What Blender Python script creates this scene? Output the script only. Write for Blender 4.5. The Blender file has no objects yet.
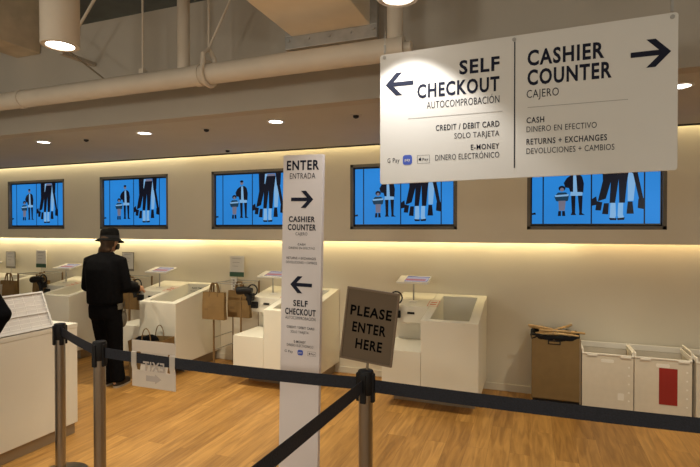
import bpy, bmesh, math, random
from mathutils import Vector, Matrix
random.seed(7)
C = bpy.context.scene.collection
SC = bpy.context.scene
R = math.radians

# ------------------------------------------------------------------ camera, world, big lights, exposure
YAW = math.atan(183 / 485)
cam_d = bpy.data.cameras.new('camera'); cam = bpy.data.objects.new('camera', cam_d); C.objects.link(cam)
cam_d.sensor_width = 36; cam_d.lens = 485 / 700 * 36; cam_d.clip_start = .05
cam.location = (0, 0, 1.62); cam.rotation_euler = (R(90) - math.atan(5.5 / 485), 0, YAW)
SC.camera = cam

w = bpy.data.worlds.new('store_ambient'); SC.world = w; w.use_nodes = True
bg = w.node_tree.nodes['Background']; bg.inputs[0].default_value = (1, .93, .72, 1); bg.inputs[1].default_value = .56

SC.view_settings.view_transform = 'Standard'; SC.view_settings.look = 'None'
SC.view_settings.exposure = 0; SC.view_settings.gamma = 1; SC.view_settings.use_curve_mapping = False

def area(name, loc, rot, sx, sy, power, col):
    d = bpy.data.lights.new(name, 'AREA'); d.shape = 'RECTANGLE'; d.size = sx; d.size_y = sy; d.energy = power; d.color = col
    o = bpy.data.objects.new(name, d); o.location = loc; o.rotation_euler = rot; C.objects.link(o); return o
def spot(name, loc, power, col, deg=90, blend=.6, r=.05, rot=(0, 0, 0), parent=None):
    d = bpy.data.lights.new(name, 'SPOT'); d.energy = power; d.color = col; d.spot_size = R(deg); d.spot_blend = blend; d.shadow_soft_size = r
    o = bpy.data.objects.new(name, d); o.location = loc; o.rotation_euler = rot; C.objects.link(o)
    if parent: o.parent = parent
    return o
LED = (1, .80, .41)
area('cove_led_above_screens', (-7, 4.885, 2.60), (R(28), 0, 0), 6, .03, 16, (1, .84, .50))
area('cove_led_above_screens', (-.4, 4.885, 2.60), (R(28), 0, 0), 7.2, .03, 15, LED)
# the strip below the screens is made of runs of different tint
for x0, x1, p_, col in ((-9.6, -3.9, 15, (1, .84, .50)), (-3.9, .41, 8.2, (1, .81, .43)), (.41, 3.4, 3.6, (1, .72, .34))):
    area('cove_led_below_screens', ((x0 + x1) / 2, 4.98, 1.535), (R(4), 0, 0), x1 - x0, .03, p_, col)
# unseen overhead spots, added to light the room
for i, (x, y) in enumerate(((-4.2, .4), (-1.6, .4), (1.2, .4), (-3, -1.6), (0, -1.6))):
    spot('fill_spot', (x, y, 3.2), 52, (1, .90, .64), 115, .8, .12)
# unseen fill points added behind the camera to brighten ceiling and bulkhead
for x, y in ((-4.5, -1.4), (-1.2, -1.9), (2.2, -1.4)):
    d = bpy.data.lights.new('fill_point', 'POINT'); d.energy = 66; d.color = (1, .93, .78); d.shadow_soft_size = .2
    o = bpy.data.objects.new('fill_point', d); o.location = (x, y, 1.95); C.objects.link(o)

# ------------------------------------------------------------------ materials
def mat(name, col, rough=.5, metal=0, var=.05, scale=6, bump=0, stretch=(1, 1, 1), emit=0, coat=0, alpha=1, spec=.4):
    m = bpy.data.materials.new(name); m.use_nodes = True; nt = m.node_tree; b = nt.nodes['Principled BSDF']
    b.inputs['Roughness'].default_value = rough; b.inputs['Metallic'].default_value = metal
    b.inputs['Specular IOR Level'].default_value = spec
    if coat: b.inputs['Coat Weight'].default_value = coat
    tc = nt.nodes.new('ShaderNodeTexCoord'); mp = nt.nodes.new('ShaderNodeMapping'); mp.inputs['Scale'].default_value = stretch
    nz = nt.nodes.new('ShaderNodeTexNoise'); nz.inputs['Scale'].default_value = scale; nz.inputs['Detail'].default_value = 4
    nt.links.new(tc.outputs['Object'], mp.inputs[0]); nt.links.new(mp.outputs[0], nz.inputs['Vector'])
    rp = nt.nodes.new('ShaderNodeValToRGB'); nt.links.new(nz.outputs['Fac'], rp.inputs[0])
    rp.color_ramp.elements[0].position = .3; rp.color_ramp.elements[1].position = .7
    rp.color_ramp.elements[0].color = tuple(max(0, c * (1 - var)) for c in col) + (1,)
    rp.color_ramp.elements[1].color = tuple(min(1, c * (1 + var)) for c in col) + (1,)
    nt.links.new(rp.outputs[0], b.inputs['Base Color'])
    if emit:
        nt.links.new(rp.outputs[0], b.inputs['Emission Color']); b.inputs['Emission Strength'].default_value = emit
    if bump:
        bp = nt.nodes.new('ShaderNodeBump'); bp.inputs['Strength'].default_value = bump; bp.inputs['Distance'].default_value = .01
        nt.links.new(nz.outputs['Fac'], bp.inputs['Height']); nt.links.new(bp.outputs[0], b.inputs['Normal'])
    b.inputs['Alpha'].default_value = alpha
    return m

M = {}
M['wall'] = mat('painted_wall', (.70, .645, .54), .7, var=.02, scale=2, bump=.03)
M['soffit'] = mat('soffit_paint', (.48, .46, .42), .75, var=.03, scale=3)
M['bulk'] = mat('bulkhead_paint', (.44, .40, .35), .8, var=.04, scale=2)
M['deck'] = mat('dark_deck', (.12, .115, .11), .8, var=.1)
M['concrete'] = mat('concrete', (.55, .46, .34), .9, var=.16, scale=5, bump=.3)
M['pipe'] = mat('pipe_paint', (.62, .55, .47), .5, var=.04)
M['duct'] = mat('duct_paint', (.86, .79, .68), .6, var=.03)
M['galv'] = mat('galvanised', (.42, .41, .40), .45, .6, var=.12, scale=14)
M['lam'] = mat('white_laminate', (.76, .73, .65), .35, var=.012, scale=3)
M['plinth'] = mat('plinth_metal', (.30, .24, .17), .4, .4, var=.08)
M['white'] = mat('white_panel', (.66, .65, .64), .4, var=.012)
M['totem'] = mat('totem_panel', (.68, .64, .66), .5, var=.015)
M['ink'] = mat('navy_ink', (.016, .019, .036), .8, var=.05, spec=.1)
M['blackink'] = mat('black_ink', (.004, .004, .0045), .9, var=.05, spec=.02)
M['faint'] = mat('faint_print', (.47, .42, .40), .8, var=.05, spec=.1)
M['greyink'] = mat('grey_ink', (.33, .32, .32), .8, var=.05, spec=.1)
M['black'] = mat('black_plastic', (.008, .008, .010), .5, var=.15, spec=.25)
M['belt'] = mat('belt_webbing', (.014, .017, .028), .75, var=.25, scale=160, bump=.2)
M['steel'] = mat('brushed_steel', (.30, .28, .265), .28, .95, var=.1, scale=30, stretch=(1, 1, .04))
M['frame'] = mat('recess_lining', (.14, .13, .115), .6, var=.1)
M['bezel'] = mat('screen_bezel', (.012, .012, .014), .3, var=.1)
M['kraft'] = mat('kraft_paper', (.235, .145, .058), .8, var=.10, scale=9, bump=.15)
M['kraftd'] = mat('kraft_dark', (.20, .12, .05), .8, var=.1)
M['board'] = mat('brown_board', (.20, .128, .052), .75, var=.06, scale=12)
M['tote'] = mat('tote_plastic', (.66, .60, .51), .55, var=.03, scale=20)
M['toterim'] = mat('tote_rim', (.80, .76, .70), .5, var=.03)
M['red'] = mat('red_label', (.29, .018, .012), .6, var=.06)
M['redink'] = mat('red_ink', (.65, .18, .10), .6, var=.05)
M['wood'] = mat('hanger_wood', (.52, .33, .15), .5, var=.2, scale=20, stretch=(1, 1, 1))
M['bin_liner'] = mat('bin_liner', (.007, .007, .009), .6, var=.3, spec=.15)
M['cloth'] = mat('black_cloth', (.0035, .0035, .0045), .95, var=.3, scale=30, bump=.2, spec=.08)
M['hat'] = mat('hat_felt', (.005, .0047, .0045), .9, var=.3, scale=40, bump=.2, spec=.08)
M['greycloth'] = mat('grey_cloth', (.32, .29, .25), .9, var=.1, scale=40)
M['pouch'] = mat('pouch_cloth', (.14, .125, .10), .9, var=.1, scale=40)
M['skin'] = mat('skin', (.45, .24, .14), .55, var=.06)
M['hair'] = mat('hair', (.05, .025, .012), .6, var=.3, scale=60, stretch=(1, 1, .1))
M['shoe'] = mat('shoe_leather', (.015, .013, .012), .45, var=.2)
M['sole'] = mat('shoe_sole', (.35, .30, .24), .7, var=.1)
M['sign_brown'] = mat('brown_card', (.135, .10, .069), .7, var=.03, spec=.2)
M['sign_frame'] = mat('brown_frame', (.17, .12, .08), .45, var=.05)
M['green'] = mat('green_band', (.05, .12, .075), .6, var=.05)
M['card'] = mat('pale_card', (.82, .80, .76), .6, var=.02)
M['cardgrey'] = mat('card_edge', (.22, .20, .18), .6, var=.05)
M['blue'] = mat('blue_badge', (.05, .10, .50), .5, var=.05)
M['tab_white'] = mat('tablet_white', (.80, .78, .76), .35, var=.01)
M['tab_screen'] = mat('tablet_screen', (.62, .58, .66), .2, var=.02, emit=.5)
M['tab_blue'] = mat('tablet_blue', (.16, .22, .55), .2, var=.03, emit=.4)
M['tab_red'] = mat('tablet_red', (.60, .17, .20), .2, var=.03, emit=.5)
M['lens'] = mat('lamp_lens', (1, .93, .82), .3, var=.01, emit=9)
M['reflector'] = mat('lamp_reflector', (.75, .72, .68), .25, .5, var=.02)
M['scr'] = mat('screen_blue', (.022, .255, .74), .3, var=.10, scale=1.2, emit=.85, spec=.2)
M['scr_dark'] = mat('screen_navy', (.006, .008, .022), .25, var=.2, emit=.5)
M['scr_pale'] = mat('screen_pale', (.25, .50, .82), .25, var=.05, emit=.8)
M['scr_teal'] = mat('screen_teal', (.015, .07, .14), .25, var=.2, emit=.6)
M['scr_skin'] = mat('screen_skin', (.26, .25, .35), .25, var=.1, emit=.6)
for k in ('scr', 'scr_dark', 'scr_pale', 'scr_teal', 'scr_skin', 'tab_blue', 'tab_red', 'tab_screen'):   # a lit panel gives its colour by emission only
    b = M[k].node_tree.nodes['Principled BSDF']; l = b.inputs['Base Color'].links[0]; M[k].node_tree.links.remove(l); b.inputs['Base Color'].default_value = (.006, .006, .008, 1); b.inputs['Specular IOR Level'].default_value = .12

def glass(name, col, rough, transp):
    m = bpy.data.materials.new(name); m.use_nodes = True; nt = m.node_tree; b = nt.nodes['Principled BSDF']
    nz = nt.nodes.new('ShaderNodeTexNoise'); nz.inputs['Scale'].default_value = 4
    rp = nt.nodes.new('ShaderNodeValToRGB'); rp.color_ramp.elements[0].color = tuple(c * .97 for c in col) + (1,); rp.color_ramp.elements[1].color = col + (1,)
    nt.links.new(nz.outputs[0], rp.inputs[0]); nt.links.new(rp.outputs[0], b.inputs['Base Color'])
    b.inputs['Roughness'].default_value = rough; b.inputs['Alpha'].default_value = 1 - transp
    return m
M['frosted'] = glass('frosted_acrylic', (.80, .76, .72), .4, .30)
nt = M['frosted'].node_tree; tl = nt.nodes.new('ShaderNodeBsdfTranslucent'); tl.inputs[0].default_value = (.85, .8, .75, 1); ms = nt.nodes.new('ShaderNodeMixShader'); ms.inputs[0].default_value = .35
nt.links.new(nt.nodes['Principled BSDF'].outputs[0], ms.inputs[1]); nt.links.new(tl.outputs[0], ms.inputs[2]); nt.links.new(ms.outputs[0], nt.nodes['Material Output'].inputs[0])
M['acrylic'] = glass('clear_acrylic', (.85, .85, .84), .12, .82)
M['rackpanel'] = glass('display_panel', (.66, .62, .60), .35, .12)

def floor_mat():
    m = bpy.data.materials.new('oak_planks'); m.use_nodes = True; nt = m.node_tree; b = nt.nodes['Principled BSDF']; L = nt.links.new
    tc = nt.nodes.new('ShaderNodeTexCoord'); mp = nt.nodes.new('ShaderNodeMapping'); mp.inputs['Rotation'].default_value = (0, 0, R(90))
    L(tc.outputs['Object'], mp.inputs[0])
    br = nt.nodes.new('ShaderNodeTexBrick'); br.offset = .37; br.inputs['Scale'].default_value = 1
    br.inputs['Brick Width'].default_value = 1.22; br.inputs['Row Height'].default_value = .152; br.inputs['Mortar Size'].default_value = .0009
    br.inputs['Color1'].default_value = (.0, .0, .0, 1); br.inputs['Color2'].default_value = (1, 1, 1, 1); br.inputs['Mortar'].default_value = (.3, .3, .3, 1)
    br.inputs['Bias'].default_value = 0
    L(mp.outputs[0], br.inputs['Vector'])
    rp = nt.nodes.new('ShaderNodeValToRGB'); L(br.outputs['Color'], rp.inputs[0])
    rp.color_ramp.elements[0].color = (.355, .178, .045, 1); rp.color_ramp.elements[1].color = (.50, .268, .076, 1)
    m2 = nt.nodes.new('ShaderNodeMapping'); m2.inputs['Scale'].default_value = (11, 1.0, 1); L(tc.outputs['Object'], m2.inputs[0])
    # each board gets its own grain: shift the grain coordinates by the board's tone
    vm = nt.nodes.new('ShaderNodeVectorMath'); vm.operation = 'MULTIPLY_ADD'; vm.inputs[1].default_value = (7, 7, 7)
    L(br.outputs['Color'], vm.inputs[0]); L(m2.outputs[0], vm.inputs[2])
    nz = nt.nodes.new('ShaderNodeTexNoise'); nz.inputs['Scale'].default_value = 2.4; nz.inputs['Detail'].default_value = 9; nz.inputs['Distortion'].default_value = .9
    L(vm.outputs[0], nz.inputs['Vector'])
    r2 = nt.nodes.new('ShaderNodeValToRGB'); L(nz.outputs[0], r2.inputs[0])
    r2.color_ramp.elements[0].position = .32; r2.color_ramp.elements[1].position = .68
    r2.color_ramp.elements[0].color = (.66, .62, .56, 1); r2.color_ramp.elements[1].color = (1.12, 1.12, 1.1, 1)
    mx = nt.nodes.new('ShaderNodeMixRGB'); mx.blend_type = 'MULTIPLY'; mx.inputs[0].default_value = 1
    L(rp.outputs[0], mx.inputs[1]); L(r2.outputs[0], mx.inputs[2])
    m3 = nt.nodes.new('ShaderNodeMixRGB'); m3.blend_type = 'MIX'; m3.inputs[2].default_value = (.14, .065, .02, 1)
    ml = nt.nodes.new('ShaderNodeMath'); ml.operation = 'MULTIPLY'; ml.inputs[1].default_value = .7
    L(br.outputs['Fac'], ml.inputs[0]); L(ml.outputs[0], m3.inputs[0]); L(mx.outputs[0], m3.inputs[1])
    L(m3.outputs[0], b.inputs['Base Color']); b.inputs['Roughness'].default_value = .42
    bp = nt.nodes.new('ShaderNodeBump'); bp.inputs['Strength'].default_value = .08; bp.inputs['Distance'].default_value = .004
    L(nz.outputs[0], bp.inputs['Height']); L(bp.outputs[0], b.inputs['Normal'])
    return m
M['floor'] = floor_mat()

def grid_mat():
    m = mat('gridded_panel', (.72, .69, .67), .4, var=.02); nt = m.node_tree; b = nt.nodes['Principled BSDF']
    return m

# ------------------------------------------------------------------ mesh builder
class MB:
    def __init__(s): s.v = []; s.f = []; s.m = []; s.mi = 0
    def add(s, vs, fs):
        o = len(s.v); s.v += [tuple(p) for p in vs]
        for f in fs: s.f.append(tuple(i + o for i in f)); s.m.append(s.mi)
        return s
    def mat(s, i): s.mi = i; return s
    def box(s, x0, x1, y0, y1, z0, z1):
        return s.add([(x0, y0, z0), (x1, y0, z0), (x1, y1, z0), (x0, y1, z0), (x0, y0, z1), (x1, y0, z1), (x1, y1, z1), (x0, y1, z1)],
                     [(3, 2, 1, 0), (4, 5, 6, 7), (0, 1, 5, 4), (1, 2, 6, 5), (2, 3, 7, 6), (3, 0, 4, 7)])
    def prism(s, poly, a, b, axis='y'):
        n = len(poly)
        def P(p, t): return (p[0], t, p[1]) if axis == 'y' else ((p[0], p[1], t) if axis == 'z' else (t, p[0], p[1]))
        vs = [P(p, a) for p in poly] + [P(p, b) for p in poly]
        return s.add(vs, [tuple(range(n)), tuple(range(2 * n - 1, n - 1, -1))] + [(i, i + n, (i + 1) % n + n, (i + 1) % n) for i in range(n)])
    def flat(s, poly, y): return s.add([(p[0], y, p[1]) for p in poly], [tuple(range(len(poly)))])
    def rings(s, rs, cap=True):
        n = len(rs[0]); vs = [p for r in rs for p in r]; fs = []
        for k in range(len(rs) - 1):
            for i in range(n):
                j = (i + 1) % n; fs.append((k * n + i, k * n + j, (k + 1) * n + j, (k + 1) * n + i))
        if cap: fs.append(tuple(range(n - 1, -1, -1))); fs.append(tuple((len(rs) - 1) * n + i for i in range(n)))
        return s.add(vs, fs)
    def lathe(s, prof, c=(0, 0, 0), n=24, cap=True):
        return s.rings([[(c[0] + r * math.cos(2 * math.pi * i / n), c[1] + r * math.sin(2 * math.pi * i / n), c[2] + z) for i in range(n)] for r, z in prof], cap)
    def tube(s, pts, rad, n=8, cap=True, closed=False):
        pts = [Vector(p) for p in pts]; m = len(pts); rs = []
        up = None
        for i, p in enumerate(pts):
            if closed: t = pts[(i + 1) % m] - pts[i - 1]
            else: t = pts[min(i + 1, m - 1)] - pts[max(i - 1, 0)]
            t.normalize()
            if up is None:
                up = Vector((0, 0, 1)) if abs(t.z) < .9 else Vector((1, 0, 0))
            a = t.cross(up)
            if a.length < 1e-4: a = t.cross(Vector((0, 1, 0)))
            a.normalize(); b = a.cross(t); b.normalize(); up = b
            r = rad[i] if isinstance(rad, (list, tuple)) else rad
            rs.append([tuple(p + a * r * math.cos(2 * math.pi * k / n) + b * r * math.sin(2 * math.pi * k / n)) for k in range(n)])
        if closed: rs.append(rs[0]); cap = False
        return s.rings(rs, cap)
    def ball(s, c, r, n=16, k=10):
        rx, ry, rz = r if isinstance(r, (tuple, list)) else (r, r, r)
        rs = []
        for j in range(k + 1):
            a = math.pi * (j + .02) / (k + .04) - math.pi / 2
            rs.append([(c[0] + rx * math.cos(a) * math.cos(2 * math.pi * i / n), c[1] + ry * math.cos(a) * math.sin(2 * math.pi * i / n), c[2] + rz * math.sin(a)) for i in range(n)])
        return s.rings(rs)
    def xf(s, mtx, start=0):
        for i in range(start, len(s.v)): s.v[i] = tuple(mtx @ Vector(s.v[i]))
        return s
    def build(s, name, mats, parent=None, bevel=0, smooth=False, loc=None, rot=None, fix=True):
        me = bpy.data.meshes.new(name); me.from_pydata(s.v, [], s.f)
        for q in (mats if isinstance(mats, (list, tuple)) else [mats]): me.materials.append(q)
        for p, i in zip(me.polygons, s.m): p.material_index = i
        if fix:
            bm = bmesh.new(); bm.from_mesh(me); bmesh.ops.recalc_face_normals(bm, faces=bm.faces); bm.to_mesh(me); bm.free()
        o = bpy.data.objects.new(name, me); C.objects.link(o)
        if parent: o.parent = parent
        if loc: o.location = loc
        if rot: o.rotation_euler = rot
        if bevel:
            md = o.modifiers.new('bevel', 'BEVEL'); md.width = bevel; md.segments = 2; md.limit_method = 'ANGLE'; md.angle_limit = R(40)
        if smooth:
            for p in me.polygons: p.use_smooth = True
            if bevel == 0:
                try: me.set_sharp_from_angle(angle=R(45))
                except Exception: pass
        return o

def tag(o, label=None, cat=None, group=None, kind=None):
    if label: o['label'] = label
    if cat: o['category'] = cat
    if group: o['group'] = group
    if kind: o['kind'] = kind
    return o
def thing(name, label, cat, loc=(0, 0, 0), rz=0, group=None, rot=None):
    o = bpy.data.objects.new(name, None); C.objects.link(o); o.empty_display_size = .1
    o.location = loc; o.rotation_euler = rot if rot else (0, 0, rz)
    return tag(o, label, cat, group)
def struct(o): o['kind'] = 'structure'; return o
def children(o): return [c for c in bpy.data.objects if c.parent == o]
def copy_tree(o, parent=None):
    ch = children(o)
    c = o.copy(); C.objects.link(c); c.parent = parent
    for k in ch: copy_tree(k, c)
    return c
def dup(o, loc, label, rz=None):
    c = copy_tree(o); c.location = loc; c['label'] = label
    if rz is not None: c.rotation_euler = (0, 0, rz)
    return c

# lettering from Blender's built-in font, fitted to a rectangle
_cache = {}
def glyphs(s, bold):
    if (s, bold) in _cache: return _cache[(s, bold)]
    cu = bpy.data.curves.new('t', 'FONT'); cu.body = s; cu.size = 1; cu.offset = .030 if bold is True else (.016 if bold else 0.0)
    cu.resolution_u = 3; cu.space_character = 1.14 if bold else 1.08
    ob = bpy.data.objects.new('t', cu); C.objects.link(ob)
    bpy.context.view_layer.update()
    me = ob.evaluated_get(bpy.context.evaluated_depsgraph_get()).to_mesh()
    vs = [(v.co.x, v.co.y) for v in me.vertices]; fs = [tuple(p.vertices) for p in me.polygons]
    bpy.data.objects.remove(ob); bpy.data.curves.remove(cu)
    _cache[(s, bold)] = (vs, fs); return vs, fs
CAPH = {}
def text(mb, s, x0, x1, base, cap, y, bold=True, mirror=False):
    if bold and cap < .030: bold = 2
    if bold not in CAPH:
        v, _ = glyphs('H', bold); CAPH[bold] = (min(p[1] for p in v), max(p[1] for p in v))
    lo, hi = CAPH[bold]; vs, fs = glyphs(s, bold)
    a = min(p[0] for p in vs); b = max(p[0] for p in vs)
    kx = (x1 - x0) / (b - a); kz = cap / (hi - lo)
    pts = []
    for p in vs:
        u = (p[0] - a) * kx
        pts.append(((x1 - u) if mirror else (x0 + u), y, base + (p[1] - lo) * kz))
    mb.add(pts, fs)
def arrow(mb, x_tip, x_tail, z, hh, y, t):
    d = 1 if x_tip > x_tail else -1; L = abs(x_tip - x_tail)
    X = lambda u: x_tip - d * u
    # chevron with level-cut ends and a shaft
    mb.flat([(X(0), z), (X(hh * .95), z + hh), (X(hh * .95 + t * 1.5), z + hh), (X(t * 1.45), z), (X(hh * .95 + t * 1.5), z - hh), (X(hh * .95), z - hh)][:4], y)
    mb.flat([(X(0), z), (X(t * 1.45), z), (X(hh * .95 + t * 1.5), z - hh), (X(hh * .95), z - hh)], y)
    mb.flat([(X(t * .7), z + t * .5), (X(L), z + t * .5), (X(L), z - t * .5), (X(t * .7), z - t * .5)], y - .0002)
def rrect(x0, x1, z0, z1, r, n=5):
    p = []
    for cx, cz, a in ((x1 - r, z1 - r, 0), (x0 + r, z1 - r, 90), (x0 + r, z0 + r, 180), (x1 - r, z0 + r, 270)):
        for k in range(n + 1): q = R(a + 90 * k / n); p.append((cx + r * math.cos(q), cz + r * math.sin(q)))
    return p

# ------------------------------------------------------------------ the setting
WL, FA, FZ = 5.05, 4.93, 1.475          # lower wall plane, upper fascia plane, fascia underside
XL, XR = -10.0, 4.2
struct(MB().box(XL, XR, -3.5, 5.4, -.12, 0).build('floor', M['floor']))
struct(MB().box(XL, XR, WL, WL + .2, 0, 2.0).build('wall_back_lower', M['wall']))
# upper fascia with the recesses of the five screens
TVX = [-7.27 + 1.804 * i for i in range(5)]; TW = 1.146; TZ0, TZ1 = 1.605, 2.305
f = MB(); f.box(XL, XR, FA, FA + .03, FZ, TZ0); f.box(XL, XR, FA + .03, WL - .002, FZ + .10, TZ0); f.box(XL, XR, FA, WL - .004, TZ1, 3.1)
xs = [XL] + [q for x in TVX for q in (x, x + TW)] + [XR]
for i in range(0, len(xs), 2): f.box(xs[i], xs[i + 1], FA, WL - .004, TZ0, TZ1)
struct(f.build('wall_back_upper', M['wall']))
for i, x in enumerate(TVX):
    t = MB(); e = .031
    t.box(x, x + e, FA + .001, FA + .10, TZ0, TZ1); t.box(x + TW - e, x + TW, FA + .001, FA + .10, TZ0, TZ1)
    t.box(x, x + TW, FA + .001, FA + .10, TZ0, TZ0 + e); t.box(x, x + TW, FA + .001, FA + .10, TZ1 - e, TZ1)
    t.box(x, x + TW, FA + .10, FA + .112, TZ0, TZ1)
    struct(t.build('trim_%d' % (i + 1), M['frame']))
struct(MB().box(XL, XR, 3.271, 4.86, 2.5, 2.56).build('ceiling', M['soffit'], bevel=0))
struct(MB().box(XL, XR, 3.15, 3.27, 2.5, 3.39).build('wall_bulkhead', M['bulk']))
struct(MB().box(XL, XR, -3.5, 5.4, 3.78, 3.9).build('ceiling_deck', M['deck']))
struct(MB().box(XL - .1, XL, -3.5, 5.4, 0, 3.9).build('wall_left', M['wall']))
struct(MB().box(XR, XR + .1, -3.5, 5.4, 0, 3.9).build('wall_right', M['wall']))
struct(MB().box(XL, XR, WL - .014, WL, 0, .07).build('baseboard_back', M['wall'], bevel=.003))
struct(MB().box(XL, XR, 4.850, 4.862, 2.486, 2.51).build('trim_6', M['bezel']))
bm_ = MB().box(-4.50, -4.19, -1.5, 3.148, 3.2, 3.78)
struct(bm_.build('trim_beam', M['concrete'], bevel=.008))
for x in (-1.42, .28, -3.9):
    pass

# duct
d = thing('air_duct', 'beige rectangular air duct under the ceiling above the white pipe', 'duct', (-1.26, 0, 2.92))
MB().box(-.28, .28, -1.5, 3.0, 0, .42).build('duct_body', M['duct'], d, bevel=.006)
fl = MB(); fl.box(-.33, .33, 2.955, 3.0, -.085, 0); fl.box(.28, .33, 2.955, 3.0, 0, .47); fl.box(-.33, -.28, 2.955, 3.0, 0, .47); fl.box(-.28, .28, 2.955, 3.0, .42, .47)
fl.build('flange', M['galv'], d, bevel=.004)
for x in (-.3, -.15, 0, .15, .305): MB().tube([(x, 2.945, -.03), (x, 2.96, -.03)], .010, 8).build('bolt', M['galv'], d)
for x in (-.25, .25): MB().tube([(x, 2.8, .42), (x, 2.8, .86)], .006, 6).build('hanger_rod', M['galv'], d)

# pipe
PY, PZ, PR = 2.75, 2.663, .068
p = thing('overhead_pipe', 'thick pale pipe running below the ceiling along the bulkhead', 'pipe', (0, PY, PZ))
MB().tube([(-9.9, 0, 0), (-.70, 0, 0)], PR, 24).build('pipe_run', M['pipe'], p, smooth=True)
MB().tube([(-.757, 0, -.01), (-.757, 0, 1.117)], .047, 20).build('riser', M['pipe'], p, smooth=True)
for x in (-2.16, -3.9): MB().tube([(x, 0, 0), (x + .05, 0, 0)], PR + .006, 24).build('coupling', M['pipe'], p, smooth=True)
MB().tube([(-.70, 0, 0), (-.66, 0, .0), (-.655, 0, 0)], [.035, .035, .028], 12).build('end_plug', M['pipe'], p, smooth=True)
MB().tube([(-2.27, 0, .05), (-2.27, 0, 1.117)], .042, 16).build('riser', M['pipe'], p, smooth=True)
for x in (-2.63, -4.95):
    h_ = MB(); h_.tube([(x, 0, PR), (x, 0, 1.117)], .007, 8); h_.box(x - .02, x + .02, -.02, .02, PR - .004, PR + .03)
    h_.build('hanger_rod', M['pipe'], p)
c_ = MB(); x = -2.06
c_.tube([(x + .022 * math.cos(R(a)) * 0, (PR + .012) * math.cos(R(a)), (PR + .012) * math.sin(R(a))) for a in range(0, 360, 20)], .014, 8, closed=True)
c_.tube([(x, -.07, .02), (x, -.06, .12), (x, 0, .17), (x, .06, .12), (x, .07, .02)], .016, 8)
c_.tube([(x, 0, .17), (x, 0, 1.117)], .008, 8); c_.tube([(x, 0, .18), (x + .55, 0, 1.117)], .007, 8)
c_.build('clamp', M['pipe'], p)
c_ = thing('brace_rod', 'thin slanted steel brace rod rising to the dark ceiling right of the left pendant', 'rod', (-3.37, 2.85, 3.20))
MB().tube([(-.16, 0, -.163), (.50, 0, .565)], .011, 8).build('rod', M['pipe'], c_)
MB().box(.46, .54, -.03, .03, .56, .58).build('anchor_plate', M['pipe'], c_)
MB().box(-.19, -.15, -.02, .298, -.19, -.16).build('bracket', M['bulk'], c_)
c_ = thing('tie_rod', 'thin dark rod slanting down from behind the left pendant lamp to the pipe', 'rod', (-3.33, 2.862, 2.77))
MB().tube([(-.42, 0, .45), (.26, 0, -.03)], .007, 8).build('rod', M['plinth'], c_)
MB().tube([(-.42, 0, .44), (-.42, 0, 1.04)], .007, 8).build('hanger', M['plinth'], c_)

# recessed downlights, sensors
LAMP = (1, .88, .64)
dl = thing('recessed_downlight', 'x', 'ceiling light', (-4.68, 3.54, 2.5), group='round downlights in the soffit')
MB().lathe([(.052, .002), (.058, -.006), (.072, -.006), (.075, .0)], n=28, cap=False).build('trim_ring', M['white'], dl, smooth=True)
MB().lathe([(.001, -.0035), (.055, -.0035), (.055, .0)], n=28).build('lamp_lens', M['lens'], dl)
LBL = ['round lit soffit downlight furthest left, above the leftmost screen', 'round lit soffit downlight above the second screen from the left',
       'round lit soffit downlight left of the hanging sign', 'round lit soffit downlight just right of the hanging sign']
for i, x in enumerate((-4.68, -3.37, -1.99, .85)):
    o = dl if i == 0 else dup(dl, (x, 3.54, 2.5), LBL[i])
    o['label'] = LBL[i]
    spot('lamp', (0, 0, -.02), 60, LAMP, 100, .7, .04, parent=o)
se = thing('ceiling_sensor', 'x', 'sensor', (-4.13, 3.57, 2.5), group='small dark sensors in the soffit')
MB().lathe([(.045, 0), (.042, -.006), (.02, -.008)], n=20).build('rim', M['soffit'], se, smooth=True)
MB().lathe([(.024, -.006), (.022, -.022), (.008, -.03)], n=16).build('dome', M['black'], se, smooth=True)
for i, (x, y, l) in enumerate(((-4.13, 3.57, 'small dark soffit sensor between the two leftmost downlights'), (-2.71, 3.58, 'small dark soffit sensor above the third screen'),
                               (-1.29, 3.55, 'small dark soffit sensor just left of the hanging sign'), (-3.22, 4.63, 'tiny sprinkler cap at the soffit edge above the gap left of third screen'))):
    o = se if i == 0 else dup(se, (x, y, 2.5), l)
    o['label'] = l

# pendant cylinder lamps
pd_ = thing('pendant_lamp', 'fat white cylinder pendant lamp hanging at the upper left', 'pendant lamp', (-2.576, 2.055, 2.677), group='white cylinder pendant lamps')
MB().lathe([(.074, .010), (.076, 0), (.099, 0), (.102, .004), (.102, 1.103)], n=40, cap=False).build('lamp_shade', M['pipe'], pd_, smooth=True)
MB().lathe([(.074, .010), (.070, .02)], n=40, cap=False).build('reflector', M['reflector'], pd_, smooth=True)
MB().lathe([(.001, .012), (.073, .012), (.073, .02)], n=32).build('lamp_lens', M['lens'], pd_)
pd2 = dup(pd_, (-.583, 2.173, 2.677), 'white cylinder pendant lamp right above the left half of the hanging sign')
spot('lamp', (0, 0, -.01), 90, (1, .90, .74), 100, .35, .03, parent=pd_)
spot('lamp', (0, 0, -.01), 34, (1, .96, .88), 98, .35, .02, parent=pd2)

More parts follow.
